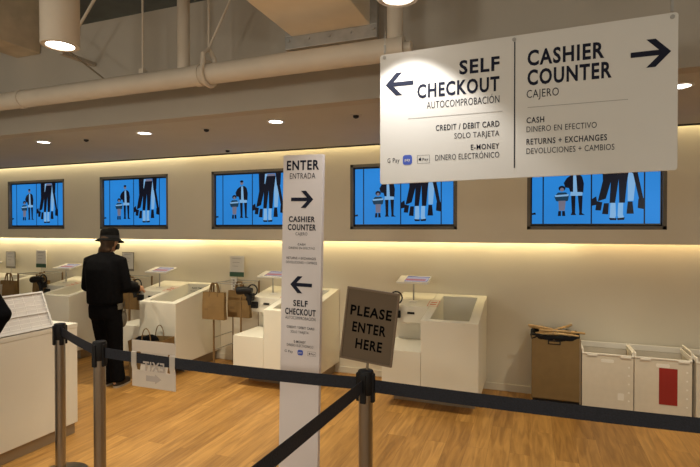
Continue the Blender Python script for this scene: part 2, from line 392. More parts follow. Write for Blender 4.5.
# ------------------------------------------------------------------ wall screens
def pic(x, y): return ((x - 18) / 420, 1 - (y - 90) / 305)
SWD, SHT = 1.056, .597
tv = thing('wall_screen', 'x', 'screen', (0, 0, 0), group='blue advertising screens along the wall')
sx0, sz0 = .045, .055     # screen corner inside the recess
MB().box(sx0 - .012, sx0 + SWD + .012, .035, .095, sz0 - .014, sz0 + SHT + .012).build('housing', M['bezel'], tv, bevel=.003)
MB().box(sx0, sx0 + SWD, .033, .036, sz0, sz0 + SHT).build('display', M['scr'], tv)
ad = MB(); yy = [.0325]
def shp(pts, mi):
    ad.mat(mi); yy[0] -= .00005
    q = [pic(*p_) for p_ in pts]; ad.flat([(sx0 + a * SWD, sz0 + max(0, min(1, b_)) * SHT) for a, b_ in q], yy[0])
def disc(cx, cy, rx, ry, mi): shp([(cx + rx * math.cos(R(a)), cy + ry * math.sin(R(a))) for a in range(0, 360, 24)], mi)
for x in (57, 221, 390): shp([(x - 2.2, 90), (x + 2.2, 90), (x + 2.2, 395), (x - 2.2, 395)], 0)
shp([(18, 343), (30, 340), (32, 350), (18, 352)], 0)
disc(163, 141, 9, 13, 3); disc(163, 132, 9, 7, 0)
shp([(148, 168), (160, 160), (178, 160), (190, 172), (196, 205), (194, 250), (180, 250), (150, 243), (146, 225), (133, 222), (128, 200), (138, 178)], 0)
shp([(160, 162), (170, 162), (174, 245), (160, 245)], 1); shp([(152, 243), (192, 246), (190, 264), (150, 262)], 1)
shp([(153, 262), (168, 262), (167, 345), (171, 354), (152, 354), (156, 340)], 0); shp([(176, 262), (192, 262), (190, 345), (200, 354), (180, 354), (181, 340)], 0)
shp([(108, 245), (136, 245), (146, 262), (143, 285), (125, 292), (102, 286), (96, 266)], 2); shp([(98, 258), (145, 254), (144, 263), (99, 266)], 1)
disc(122, 226, 12, 13, 0); disc(122, 232, 7, 9, 3); shp([(110, 285), (135, 285), (132, 332), (112, 332)], 3)
shp([(110, 334), (119, 334), (119, 358), (108, 358)], 0); shp([(123, 334), (132, 334), (134, 358), (123, 358)], 0)
shp([(337, 110), (368, 110), (356, 291), (338, 291)], 1)
shp([(345, 90), (374, 90), (371, 160), (352, 165)], 0); shp([(353, 160), (368, 158), (388, 291), (376, 301)], 0)
shp([(256, 90), (300, 90), (296, 185), (284, 200), (268, 279), (242, 291), (258, 195)], 0); shp([(290, 92), (301, 92), (298, 160), (287, 150)], 1)
shp([(302, 92), (343, 92), (344, 106), (301, 106)], 3)
shp([(298, 106), (346, 106), (335, 206), (329, 299), (311, 299), (309, 190), (298, 299), (280, 299), (284, 190)], 0)
shp([(283, 299), (299, 299), (301, 358), (296, 374), (280, 372), (282, 352)], 1); shp([(308, 299), (324, 299), (323, 352), (327, 369), (310, 374), (306, 358)], 1)
shp([(278, 368), (303, 370), (302, 379), (282, 379)], 0); shp([(304, 370), (329, 366), (327, 378), (306, 379)], 0)
shp([(223, 279), (237, 267), (241, 306), (223, 311)], 0); shp([(238, 290), (257, 295), (252, 334), (234, 332)], 0); shp([(262, 300), (278, 300), (276, 352), (256, 350)], 0)
shp([(338, 294), (353, 294), (357, 350), (334, 350)], 0); shp([(371, 282), (390, 279), (390, 330), (369, 324)], 0)
ad.build('advert_picture', [M['scr_dark'], M['scr_pale'], M['scr_teal'], M['scr_skin']], tv, fix=False)
MB().box(.40, .66, .02, .05, .012, .035).build('sensor_bar', M['bezel'], tv, bevel=.003)
TVL = ['blue wall screen furthest left, above the sales desk', 'blue wall screen directly behind the black hat', 'blue wall screen partly covered by the tall ENTER totem',
       'blue wall screen under the left half of the hanging sign', 'blue wall screen furthest right, under the CASHIER COUNTER half']
for i, x in enumerate(TVX):
    o = tv if i == 0 else copy_tree(tv)
    o.location = (x, FA, TZ0); o['label'] = TVL[i]

# ------------------------------------------------------------------ self-checkout counters
UY, UD = 4.24, .803
def sl(y): return .80 + .173 * y
def make_unit():
    u = thing('checkout_counter', 'x', 'counter', (0, UY, 0), group='self-checkout counters along the wall')
    a, bx, z0 = -.5, 0, .12
    m = MB(); D = UD
    r0, r1, ra, rb = .055, D - .075, a + .075, bx - .085     # opening
    top = [(a, 0), (bx, 0), (bx, D), (a, D)]; inn = [(ra, r0), (rb, r0), (rb, r1), (ra, r1)]
    vs = [(x, y, z0) for x, y in top] + [(x, y, sl(y)) for x, y in top] + [(x, y, sl(y)) for x, y in inn] + [(x, y, .42) for x, y in inn]
    fs = [(3, 2, 1, 0), (0, 1, 5, 4), (1, 2, 6, 5), (2, 3, 7, 6), (3, 0, 4, 7)]
    for i in range(4):
        j = (i + 1) % 4; fs += [(4 + i, 4 + j, 8 + j, 8 + i), (8 + i, 8 + j, 12 + j, 12 + i)]
    fs.append((12, 13, 14, 15)); m.add(vs, fs); m.build('hopper', M['lam'], u, bevel=.004)
    MB().box(-.86, -.502, 0, .50, z0, .517).build('bagging_shelf', M['lam'], u, bevel=.004)
    MB().box(-.86, -.502, .502, D, z0, .698).build('back_panel', M['lam'], u, bevel=.003)
    hd = MB(); hd.prism([(.36, .70), (D, .70), (D, sl(D)), (.36, sl(.36))], -.86, -.502, 'x'); hd.build('top_box', M['lam'], u, bevel=.004)
    MB().box(-.80, -.05, .20, D - .01, 0, z0).build('plinth', M['plinth'], u)
    MB().box(-.71, -.64, .352, .361, .785, .806).build('receipt_slot', M['black'], u, bevel=.002)
    cr = MB().box(-.855, -.775, .325, .36, .745, .815).build('card_reader', M['black'], u, bevel=.005)
    MB().box(-.845, -.785, .323, .326, .785, .808).build('reader_display', M['bezel'], cr)
    s = MB(); cx, cy = -.475, .47
    for k in ((-.05, .05, .08, .086), (-.05, .05, -.086, -.08), (-.05, -.044, -.08, .08), (.044, .05, -.08, .08)):
        s.add([(cx + k[0], cy + k[2], sl(cy + k[2]) + .0025), (cx + k[1], cy + k[2], sl(cy + k[2]) + .0025), (cx + k[1], cy + k[3], sl(cy + k[3]) + .0025), (cx + k[0], cy + k[3], sl(cy + k[3]) + .0025)], [(0, 1, 2, 3)])
    for q in (.03, -.03):
        s.add([(cx - .03, cy + q - .012, sl(cy + q - .012) + .0025), (cx + .03, cy + q - .012, sl(cy + q - .012) + .0025), (cx + .03, cy + q + .012, sl(cy + q + .012) + .0025), (cx - .03, cy + q + .012, sl(cy + q + .012) + .0025)], [(0, 1, 2, 3)])
    s.build('red_sticker', M['redink'], u, fix=False)
    return u
def unit_lettering(u):
    n = MB(); yb = UD - .078
    text(n, 'PLACE ITEMS HERE', -.36, -.14, .862, .020, yb); text(n, 'COLOQUE AQUI LOS ARTICULOS', -.39, -.16, .828, .014, yb, False)
    n.build('lettering', M['ink'], u, fix=False)
def make_tablet():
    t = thing('tablet_stand', 'x', 'tablet', (0, 0, 0), group='white tablets on the checkout counters')
    MB().lathe([(.045, 0), (.045, .006), (.012, .010)], n=20).build('base', M['tab_white'], t, smooth=True)
    MB().tube([(0, 0, .008), (0, 0, .195)], .008, 10).build('pole', M['galv'], t, smooth=True)
    T = Matrix.Translation((0, .02, .212)) @ Matrix.Rotation(R(13), 4, 'X')
    MB().prism(rrect(-.16, .16, -.105, .105, .012), -.007, .007, 'z').xf(T).build('case', M['tab_white'], t)
    MB().prism(rrect(-.085, .145, -.075, .085, .006), .007, .0085, 'z').xf(T).build('display', M['tab_blue'], t)
    MB().box(-.082, .142, -.073, .060, .0085, .009).xf(T).build('display_page', M['tab_screen'], t)
    MB().box(-.08, .12, -.045, .005, .009, .0095).xf(T).build('display_banner', M['tab_red'], t)
    return t
def make_scanner():
    s = thing('barcode_scanner', 'x', 'scanner', (0, 0, 0), group='black hand scanners on the checkout counters')
    MB().box(-.03, .03, -.05, .0, -.04, .02).build('cradle', M['black'], s, bevel=.006)
    g = MB(); g.tube([(.03, -.045, .045), (-.02, -.055, .05), (-.08, -.065, .042), (-.10, -.068, .04)], [.022, .03, .034, .030], 12)
    g.tube([(-.03, -.05, .03), (.0, -.05, -.01), (.012, -.05, -.075)], [.022, .019, .017], 10)
    g.build('scanner_body', M['black'], s, smooth=True)
    MB().tube([(.035 + .045 * math.cos(R(a)), -.045, .05 + .045 * math.sin(R(a))) for a in range(0, 360, 24)], .006, 6, closed=True).build('cable', M['black'], s)
    return s
UX = [-6.80, -5.20, -3.62, -2.03, -.43]
UL = ['white self-checkout counter furthest left, mostly hidden behind the sales desk', 'white self-checkout counter between the sales desk and the person in black',
      'white self-checkout counter right beside the person in black, brown bag at its foot', 'white self-checkout counter partly behind the tall ENTER totem',
      'white self-checkout counter furthest right, behind the PLEASE ENTER HERE sign']
TL = ['white tablet on a pole on the furthest left checkout counter', 'white tablet on a pole just left of the person in black', 'white tablet on a pole right of the person in black',
      'white tablet on a pole touching the left edge of the ENTER totem', 'white tablet on a pole above the PLEASE ENTER HERE sign, rightmost']
SL = ['black hand scanner on the furthest left checkout counter', 'black hand scanner left of the person, behind the desk display', 'black hand scanner by the hand of the person in black',
      'black hand scanner with a looped cable left of the ENTER totem', 'black hand scanner peeking out behind the PLEASE ENTER HERE sign']
us = []; u0, t0, s0 = make_unit(), make_tablet(), make_scanner()
for i, x in enumerate(UX):
    o = u0 if i == 0 else copy_tree(u0); o.location = (x, UY, 0); o['label'] = UL[i]; us.append(o)
    o = t0 if i == 0 else copy_tree(t0); o.location = (x - .685, UY + .52, sl(.52) - .003); o['label'] = TL[i]
    o = s0 if i == 0 else copy_tree(s0); o.location = (x - .845, UY + .34, .885); o.scale = (1.3, 1.3, 1.3); o['label'] = SL[i]

unit_lettering(us[2])

# bag racks between the counters, with paper bags and card signs
def make_rack():
    r = thing('bag_rack', 'x', 'rack', (0, 0, 0), group='thin steel bag racks between the counters')
    for x, y in ((0, 0), (.36, 0), (0, .38), (.36, .38)):
        MB().tube([(x, y, 0), (x, y, 1.0)], .011, 8).build('leg', M['kraftd'], r)
    for z in (.995, .375, .23):
        q = MB(); q.tube([(0, 0, z), (0, .38, z)], .005, 6); q.tube([(.36, 0, z), (.36, .38, z)], .005, 6); q.tube([(0, .38, z), (.36, .38, z)], .005, 6)
        if z > .9: q.tube([(0, 0, .995), (.36, 0, .995)], .006, 6); q.tube([(0, .16, .995), (.36, .16, .995)], .006, 6)
        q.build('top_rail' if z > .9 else 'lower_rail', M['galv'], r)
    MB().box(.01, .35, .372, .378, .24, .80).build('back_sheet', M['lam'], r)
    return r
def make_bag(wd=.29, ht=.305, dp=.06, hl=.10):
    g = thing('paper_bag', 'x', 'bag', (0, 0, 0))
    m = MB(); z0, z1 = 0, ht; t = .98
    m.rings([[(-wd / 2, -dp / 2, z0), (wd / 2, -dp / 2, z0), (wd / 2, dp / 2, z0), (-wd / 2, dp / 2, z0)],
             [(-wd / 2, -dp * .5, ht * .5), (wd / 2, -dp * .5, ht * .5), (wd / 2 - .012, dp * .5, ht * .5), (-wd / 2 + .012, dp * .5, ht * .5)],
             [(-wd / 2 * t, -dp * .32, z1), (wd / 2 * t, -dp * .32, z1), (wd / 2 * t, dp * .32, z1), (-wd / 2 * t, dp * .32, z1)]], cap=False)
    n = len(m.v); m.f.append((3, 2, 1, 0)); m.m.append(0)
    m.build('bag_body', M['kraft'], g)
    for y in (-dp * .32 - .003, dp * .32 + .003):
        h = MB(); pts = []
        for k in range(13):
            a = math.pi * k / 12; pts.append((-.055 * math.cos(a), y * (1 - math.sin(a) * .9), ht - .05 + (hl + .05) * min(1, math.sin(a) * 1.25)))
        for k in range(12):
            p_, q_ = pts[k], pts[k + 1]; d = .011
            h.tube([p_, q_], .008, 6)
        h.build('handle', M['kraftd'], g)
    h = MB().box(-wd / 2 * .75, -wd / 2 * .4, -dp / 2 - .0015, -dp / 2 + .002, .10, .125); h.build('stamp', M['kraftd'], g)
    return g
def make_card(green):
    c = thing('card_sign', 'x', 'sign', (0, 0, 0))
    MB().box(-.10, .10, -.004, .004, 0, .25).build('holder', M['cardgrey'] if not green else M['card'], c, bevel=.002)
    MB().box(-.088, .088, -.006, -.004, .03 if not green else .062, .24).build('card', M['card'], c)
    n = MB()
    for k in range(3): n.box(-.06, .06 - .02 * (k % 3), -.0068, -.006, .215 - .045 * k, .2185 - .045 * k)
    n.build('print_lines', M['greyink'], c)
    if green: MB().box(-.10, .10, -.007, -.004, 0, .055).build('green_band', M['green'], c)
    MB().tube([(0, .006, .0), (0, .006, -.16)], .006, 6).build('stem', M['galv'], c)
    return c
RX = [-6.59, -4.99, -3.39]
rl = ['thin steel bag rack behind the display on the sales desk', 'thin steel bag rack hidden behind the person in black', 'thin steel bag rack left of the ENTER totem, two bags hanging']
b1 = ['brown paper bag hanging low at the far left edge behind the desk display', 'brown paper bag seen left of the person in black', 'brown paper bag hanging in front, left of the pair beside the totem']
b2 = ['brown paper bag behind the desk display, second on the far left rack', 'brown paper bag seen right of the person, behind the hand', 'brown paper bag hanging behind the scanner, right of the pair beside the totem']
cl = ['card sign with green foot standing behind the desk display, second from left', 'pale card sign beside the shoulder of the person in black', 'pale card sign with a green foot above the two paper bags']
rack, bag, card = make_rack(), make_bag(), make_card(True)
bag2 = None
for i, x in enumerate(RX):
    o = rack if i == 0 else copy_tree(rack); o.location = (x, 4.60, 0); o['label'] = rl[i]
    o = bag if i == 0 else copy_tree(bag); o.location = (x + .045 - (.16, .08, .0)[i], 4.552, .595); o['label'] = b1[i]; o['group'] = 'brown paper bags hanging on the racks'
    o = copy_tree(bag); o.location = (x + .24, 4.76, .595); o['label'] = b2[i]; o['group'] = 'brown paper bags hanging on the racks'
card.location = (RX[0] - .05, 4.974, 1.05); card['label'] = cl[0]
c_ = copy_tree(card); c_.location = (RX[2] + .06, 4.974, 1.035); c_['label'] = cl[2]
card2 = make_card(False); card2.location = (RX[1] - .03, 4.974, 1.05); card2['label'] = cl[1]
c_ = copy_tree(card2); c_.location = (-7.28, 4.974, 1.02); c_['label'] = 'framed card sign at the left edge, under the first screen'
tg = thing('hang_tag', 'narrow white tag hanging under the green-footed card sign left of the totem', 'tag', (RX[2] + .02, 4.965, .81))
MB().box(-.042, .042, 0, .003, 0, .21).build('tag_card', M['card'], tg, bevel=.001)
n = MB()
for k in range(5): n.box(-.012, .012, -.0008, 0, .03 + .035 * k, .05 + .035 * k)
n.build('print_marks', M['greyink'], tg)

# large paper bag standing on the floor with dark clothes in it
fb = thing('shopping_bag', 'large open brown paper shopping bag on the floor with black clothes', 'bag', (-3.84, 4.12, 0))
wd, dp, ht = .44, .20, .43
m = MB(); e = .006
for s_ in (0, 1):
    k = e * s_
    m.rings([[(-wd / 2 + k, -dp / 2 + k, k), (wd / 2 - k, -dp / 2 + k, k), (wd / 2 - k, dp / 2 - k, k), (-wd / 2 + k, dp / 2 - k, k)],
             [(-wd / 2 + k + .01, -dp / 2 + k, ht * .6), (wd / 2 - k, -dp / 2 + k - .01, ht * .6), (wd / 2 - k, dp / 2 - k, ht * .6), (-wd / 2 + k, dp / 2 - k, ht * .6)],
             [(-wd / 2 + k, -dp / 2 + k - .01, ht - .02), (wd / 2 - k + .01, -dp / 2 + k, ht + .01), (wd / 2 - k, dp / 2 - k, ht + .02), (-wd / 2 + k, dp / 2 - k, ht)]], cap=False)
    m.f.append(tuple(range(12 * s_, 12 * s_ + 4))); m.m.append(0)
for i in range(4):
    j = (i + 1) % 4; m.f.append((8 + i, 8 + j, 20 + j, 20 + i)); m.m.append(0)
m.build('bag_body', M['kraft'], fb)
for y in (-dp / 2 - .008, dp / 2 - .01):
    MB().tube([(-.06 * math.cos(math.pi * k / 14) + .03, y, ht - .07 + .20 * math.sin(math.pi * k / 14) ** .7) for k in range(15)], .005, 6).build('handle', M['kraftd'], fb)
cb = MB()
for c, r in (((-.11, 0, .37), (.09, .075, .075)), ((-.02, .01, .385), (.10, .075, .085)), ((.0, 0, .25), (.19, .085, .16)), ((-.14, -.02, .40), (.045, .05, .05)), ((.02, -.03, .435), (.06, .04, .04))):
    cb.ball(c, r)
o = cb.build('folded_clothes', M['cloth'], None, smooth=True, loc=(-3.84, 4.12, 0))
tag(o, 'black clothes bundled in the open shopping bag on the floor', 'clothes')

# ------------------------------------------------------------------ bin and totes on the right
bn = thing('waste_bin', 'brown board bin by the wall with a black liner at its rim', 'bin', (.190, 4.70, 0))
m = MB(); W2, D2 = .198, .29
for a, b_, c, d_ in ((-W2, W2, 0, .008), (-W2, W2, D2 - .008, D2), (-W2, -W2 + .008, .008, D2 - .008), (W2 - .008, W2, .008, D2 - .008)): m.box(a, b_, c, d_, .075, .645)
m.box(-W2, W2, 0, D2, .075, .085); m.build('bin_body', M['board'], bn, bevel=.003)
MB().box(-W2 + .012, W2 + .012, .012, D2, .035, .075).build('base', M['black'], bn, bevel=.004)
m = MB(); m.box(W2 + .001, W2 + .014, .01, D2, .06, .63); m.build('edge_strip', M['plinth'], bn)
for x in (-W2 + .05, W2 - .05):
    for y in (.06, D2 - .05): MB().tube([(x - .012, y, .018), (x + .012, y, .018)], .018, 12).build('caster', M['black'], bn)
m = MB(); rng = random.Random(3); ring = []
N = 48; prof = [(1.0, .618), (1.04, .622), (1.05, .638), (1.03, .654), (.95, .656), (.88, .63), (.84, .50)]
for k, (s_, z) in enumerate(prof):
    rr = []
    for i in range(N):
        a = 2 * math.pi * i / N; ca, sa = math.cos(a), math.sin(a); q = 1 / max(abs(ca), abs(sa)) ** .85
        j = 1 + rng.uniform(-.03, .03)
        inset = 1 if k < 5 else .93
        rr.append((ca * q * W2 * s_ * j * inset, D2 / 2 + sa * q * D2 / 2 * s_ * j * inset, z + rng.uniform(-.012, .012)))
    ring.append(rr)
m.rings(ring, cap=False)
m.build('bin_liner', M['bin_liner'], bn, smooth=True)
m = MB(); m.box(-.06, .045, -.006, 0, .575, .615); m.build('hand_hold', M['black'], bn, bevel=.004)
MB().box(-.05, .035, -.008, -.006, .585, .602).build('hand_hold_slot', M['board'], bn)
def make_hanger():
    h = thing('clothes_hanger', 'x', 'hanger', (0, 0, 0), group='wooden hangers piled in the bin')
    pts = [(-.20, 0, -.055), (-.13, 0, -.02), (-.05, 0, .004), (0, 0, .010), (.05, 0, .004), (.13, 0, -.02), (.20, 0, -.055)]
    MB().tube(pts, [.010, .011, .012, .013, .012, .011, .010], 8).build('shoulder_bar', M['wood'], h, smooth=True)
    MB().tube([(0, 0, .02), (0, 0, .05)] + [(.022 - .022 * math.cos(R(a)), 0, .05 + .03 * math.sin(R(a)) + .01) for a in range(0, 230, 25)], .0022, 6).build('hook', M['galv'], h)
    return h
hg = make_hanger()
HL = ['pale wooden hanger sticking out right of the bin top', 'wooden hanger lying across the front of the pile in the bin', 'wooden hanger tilted up at the left of the bin', 'wooden hanger under the others at the middle of the bin',
      'wooden hanger slanting to the back right of the bin', 'wooden hanger lying near the back rim of the bin']
for i, (x, y, z, rx, ry, rz) in enumerate(((.075, .10, .69, 75, 3, 14), (-.01, .05, .672, 60, -5, -8), (-.03, .13, .695, 70, 16, 28), (-.01, .14, .668, 85, 4, -30), (.02, .20, .688, 80, -9, 34), (-.02, .22, .672, 80, 5, -5))):
    o = hg if i == 0 else copy_tree(hg)
    o.location = (.19 + x, 4.70 + y, z - .012); o.rotation_euler = (R(rx), R(ry), R(rz)); o['label'] = HL[i]

def make_tote(width, redlab):
    t = thing('plastic_tote', 'x', 'tote', (0, 0, 0), group='white plastic totes along the wall')
    m = MB(); D3 = .30; e = .006; H = .53
    m.box(0, width, 0, e, .055, H); m.box(0, width, D3 - e, D3, .055, H); m.box(0, e, e, D3 - e, .055, H); m.box(width - e, width, e, D3 - e, .055, H); m.box(0, width, 0, D3, .05, .06)
    m.build('tote_body', M['tote'], t, bevel=.002)
    r = MB(); o_ = .008; z0, z1 = H - .012, H + .02
    r.box(-.002, width + .002, -o_, .004, z0, z0 + .014); r.box(-.002, width + .002, D3 - .01, D3 + .002, z0, z1 + .02); r.box(-.002, .014, 0, D3, z0, z1 + .012); r.box(width - .014, width + .002, 0, D3, z0, z1 + .012)
    r.build('rim', M['toterim'], t, bevel=.004)
    for a_ in (.04, width - .10): MB().box(a_, a_ + .08, -.012, -.006, z0 - .012, z0 + .004).build('rim_clip', M['toterim'], t, bevel=.003)
    q = MB(); q.prism(rrect(width * .5 - .05, width * .5 + .05, H - .075, H - .045, .012), -.0015, .002); q.build('grip', M['toterim'], t)
    if not redlab: q = MB(); q.prism(rrect(width * .70, width * .82, .14, .20, .008), -.0015, .002); q.build('label_pocket', M['toterim'], t)
    for k in range(5): MB().tube([(width - .035, -.0015, .14 + .072 * k), (width - .035, .002, .14 + .072 * k)], .008, 8).build('rivet', M['toterim'], t)
    for x in (.05, width - .05):
        for y in (.05, D3 - .05): MB().tube([(x - .012, y, .025), (x + .012, y, .025)], .025, 12).build('caster', M['black'], t)
    if redlab: MB().box(.180, .312, -.003, .001, .145, .450).build('red_label', M['red'], t)
    return t
t1 = make_tote(.398, False); t1.location = (.408, 4.70, 0); t1['label'] = 'white plastic tote right beside the brown bin'
t2 = make_tote(.415, True); t2.location = (.812, 4.70, 0); t2['label'] = 'white plastic tote with a tall red label on its front'
t3 = copy_tree(t1); t3.location = (1.250, 4.68, .0); t3['label'] = 'white plastic tote cut off by the right edge of the photo'
fl = MB(); fl.prism([(1.215, .60), (1.225, .605), (1.262, .52), (1.252, .515)], 4.72, 4.96); fl.xf(Matrix.Translation((0, 0, 0)))
o = fl.build('corner_flap', M['toterim'], t3); o.matrix_parent_inverse = Matrix.Translation((-1.250, -4.68, 0))

# ------------------------------------------------------------------ sales desk at the left
dk = thing('sales_desk', 'long white sales desk at the left edge with dark plinth', 'desk', (-3.80, 1.4, 0))
MB().box(-.43, .43, -1.4, 1.42, .085, .835).build('body', M['lam'], dk, bevel=.004)
MB().box(-.432, .432, -1.4, 1.422, .836, .87).build('worktop', M['lam'], dk, bevel=.003)
MB().box(-.41, .415, -1.4, 1.405, 0, .085).build('plinth', M['plinth'], dk)
br = thing('display_rack', 'slanted white gridded display panel standing on the sales desk', 'display rack', (-3.47, 2.0, .87))
A, B_ = Vector((.085, 0, .004)), Vector((-.030, 0, .262))
dn = (B_ - A).normalized(); nr = Vector((dn.z, 0, -dn.x))
m = MB(); y0, y1 = -.6, .62
def slab(mb, u0, u1, ya, yb, n0, n1):
    vs = []
    for n_ in (n0, n1):
        for u_, y_ in ((u0, ya), (u1, ya), (u1, yb), (u0, yb)): p_ = A + dn * u_ + nr * n_; vs.append((p_.x, y_, p_.z))
    mb.add(vs, [(3, 2, 1, 0), (4, 5, 6, 7), (0, 1, 5, 4), (1, 2, 6, 5), (2, 3, 7, 6), (3, 0, 4, 7)])
Lg = (B_ - A).length
slab(m, 0, Lg, y0, y1, -.006, 0); m.build('panel', M['rackpanel'], br)
m = MB()
for k in range(1, 9): slab(m, Lg * k / 9 - .0012, Lg * k / 9 + .0012, y0, y1, 0, .0015)
for k in range(1, 16): slab(m, 0, Lg, y0 + (y1 - y0) * k / 16 - .0012, y0 + (y1 - y0) * k / 16 + .0012, 0, .0015)
m.build('grid_lines', M['card'], br)
m = MB(); slab(m, -.0, Lg, y1 - .008, y1 + .004, -.008, .012); slab(m, Lg - .008, Lg + .004, y0, y1, -.008, .012); slab(m, Lg * .42, Lg * .45, y0, y1, 0, .008); slab(m, -.002, .014, y0, y1, -.006, .02)
m.build('edge_frame', M['white'], br)
m = MB(); m.prism([(-.034, .255), (-.10, .0), (-.09, .0), (-.026, .255)], y1 - .03, y1 - .01); m.prism([(-.034, .255), (-.10, .0), (-.09, .0), (-.026, .255)], y0 + .01, y0 + .03)
m.build('back_support', M['acrylic'], br)
ac = thing('leaflet_holder', 'small clear acrylic leaflet holder behind the desk display panel', 'holder', (-3.62, 2.72, .87))
m = MB(); m.box(-.05, .05, -.002, .002, 0, .11); m.box(-.05, .05, .03, .034, 0, .06); m.box(-.05, .05, -.002, .034, 0, .004); m.box(.046, .05, 0, .034, 0, .06)
m.build('shell', M['acrylic'], ac)

# ------------------------------------------------------------------ barrier posts and belts
def make_post():
    s = thing('barrier_post', 'x', 'stanchion', (0, 0, 0), group='steel belt barrier posts')
    MB().lathe([(.16, 0), (.16, .012), (.14, .022), (.05, .03), (.04, .034)], n=40).build('base', M['steel'], s, smooth=True)
    MB().tube([(0, 0, .03), (0, 0, .91)], .031, 28).build('post', M['steel'], s, smooth=True)
    MB().lathe([(.034, .895), (.036, .90), (.036, .988), (.033, .997), (.018, 1.0)], n=28).build('head', M['black'], s, smooth=True)
    for k in range(4):
        a = R(90 * k); q = MB().box(-.013, .013, .028, .0415, .862, .985); q.xf(Matrix.Rotation(a, 4, 'Z')); q.build('belt_clip', M['black'], s, bevel=.003)
    return s
ps = make_post()
PA1, PA2, PB, PC = (-2.885, 2.285, 0), (-2.230, 2.004, 0), (-.683, 2.004, 0), (1.10, 2.03, 0)
PD = (-.755, .52, 0)
ps.location = PA1; ps['label'] = 'steel barrier post nearest the sales desk, furthest left'
ps.rotation_euler = (0, 0, math.atan2(PA2[1] - PA1[1], PA2[0] - PA1[0]))
dup(ps, PA2, 'steel barrier post second from left, before the person in black', 0)
dup(ps, PB, 'steel barrier post carrying the PLEASE ENTER HERE sign', 0)
dup(ps, PC, 'steel barrier post at the right end of the wall-side belt, below the hanging sign', 0)
dup(ps, PD, 'steel barrier post closest to the viewer, at the near end of the slanting belt', 0)
def belt(a, b, label, sag=.012, za=.937, zb=.937, off=.041):
    a, b = Vector(a), Vector(b); d = (b - a); L = d.length; d.normalize(); a = a + d * off; b = b - d * off
    n = Vector((-d.y, d.x, 0)) * .0012; m = MB(); rs = []
    K = 24
    for k in range(K + 1):
        t = k / K; p_ = a.lerp(b, t); z = za + (zb - za) * t - sag * 4 * t * (1 - t)
        rs.append([tuple(p_ + n + Vector((0, 0, z - .0275))), tuple(p_ + n + Vector((0, 0, z + .0275))), tuple(p_ - n + Vector((0, 0, z + .0275))), tuple(p_ - n + Vector((0, 0, z - .0275)))])
    m.rings(rs); o = m.build('barrier_belt', M['belt']); tag(o, label, 'belt', 'black barrier belts'); return o
belt(PA1, PA2, 'short black barrier belt between the two left steel posts', .006, .95)
belt(PA2, PB, 'long black barrier belt through the EXIT panel, between second left post and sign post', .012)
belt(PB, PC, 'black barrier belt from the sign post towards the right edge', .012, .932)
belt(PD, PB, 'black barrier belt slanting down to the bottom edge from the sign post', .004)

# EXIT panel threaded on the long belt
ex = thing('exit_panel', 'frosted EXIT panel with grey arrow hanging on the belt', 'sign', (-1.998, 2.004, .780))
W, H = .286, .246
xsn = [0, .034, .054, W - .054, W - .034, W]; zsn = [0, .088, .116, .182, .186, H]
def off(i, k):
    inb = 2 <= k <= 3
    if not inb: return 0
    return .006 if 2 <= i <= 3 else -.006
m = MB(); th = .0015
pv = {}
for i in range(6):
    for k in range(6): pv[(i, k)] = (xsn[i], off(i, k), zsn[k])
for i in range(5):
    for k in range(5):
        if i in (1, 3) and 1 <= k <= 3: continue
        q = [pv[(i, k)], pv[(i + 1, k)], pv[(i + 1, k + 1)], pv[(i, k + 1)]]
        m.add([(a, b_ - th, c) for a, b_, c in q] + [(a, b_ + th, c) for a, b_, c in q], [(0, 1, 2, 3), (7, 6, 5, 4), (0, 4, 5, 1), (1, 5, 6, 2), (2, 6, 7, 3), (3, 7, 4, 0)])
m.build('panel', M['frosted'], ex)
n = MB(); text(n, 'EXIT', .075, .215, .088, .05, -.0022, True, True); n.build('lettering', M['faint'], ex, fix=False)
n = MB(); n.flat([(.095, .035), (.155, .035), (.155, .024), (.195, .05), (.155, .076), (.155, .065), (.095, .065)], -.0022)
n.build('arrow', M['faint'], ex, fix=False)

# PLEASE ENTER HERE sign on the post
pe = thing('entry_sign', 'brown PLEASE ENTER HERE sign tilted on top of the barrier post', 'sign', (-.675, 2.032, 1.186), rot=(R(-2.3), R(6.1), R(2.3)))
SK = .954
MB().box(-.118, .118, -.004, .006, -.161, .161).build('card', M['sign_brown'], pe); pe.scale = (SK, SK, SK)
fr = MB(); a, b_ = .126, .169
fr.box(-a, a, -.008, .008, b_ - .009, b_); fr.box(-a, a, -.008, .008, -b_, -b_ + .009); fr.box(-a, -a + .009, -.008, .008, -b_ + .009, b_ - .009); fr.box(a - .009, a, -.008, .008, -b_ + .009, b_ - .009)
fr.build('frame', M['sign_frame'], pe, bevel=.002)
for a_ in (('PLEASE', -.098, .100, .040), ('ENTER', -.080, .082, -.036), ('HERE', -.056, .072, -.111)):
    n = MB(); text(n, a_[0], a_[1], a_[2], a_[3], .047, -.0048); n.build('lettering', M['blackink'], pe, fix=False)
MB().tube([(0.012, .002, -.168), (.018, -.02, -.197)], .006, 8).build('stem', M['plinth'], pe)

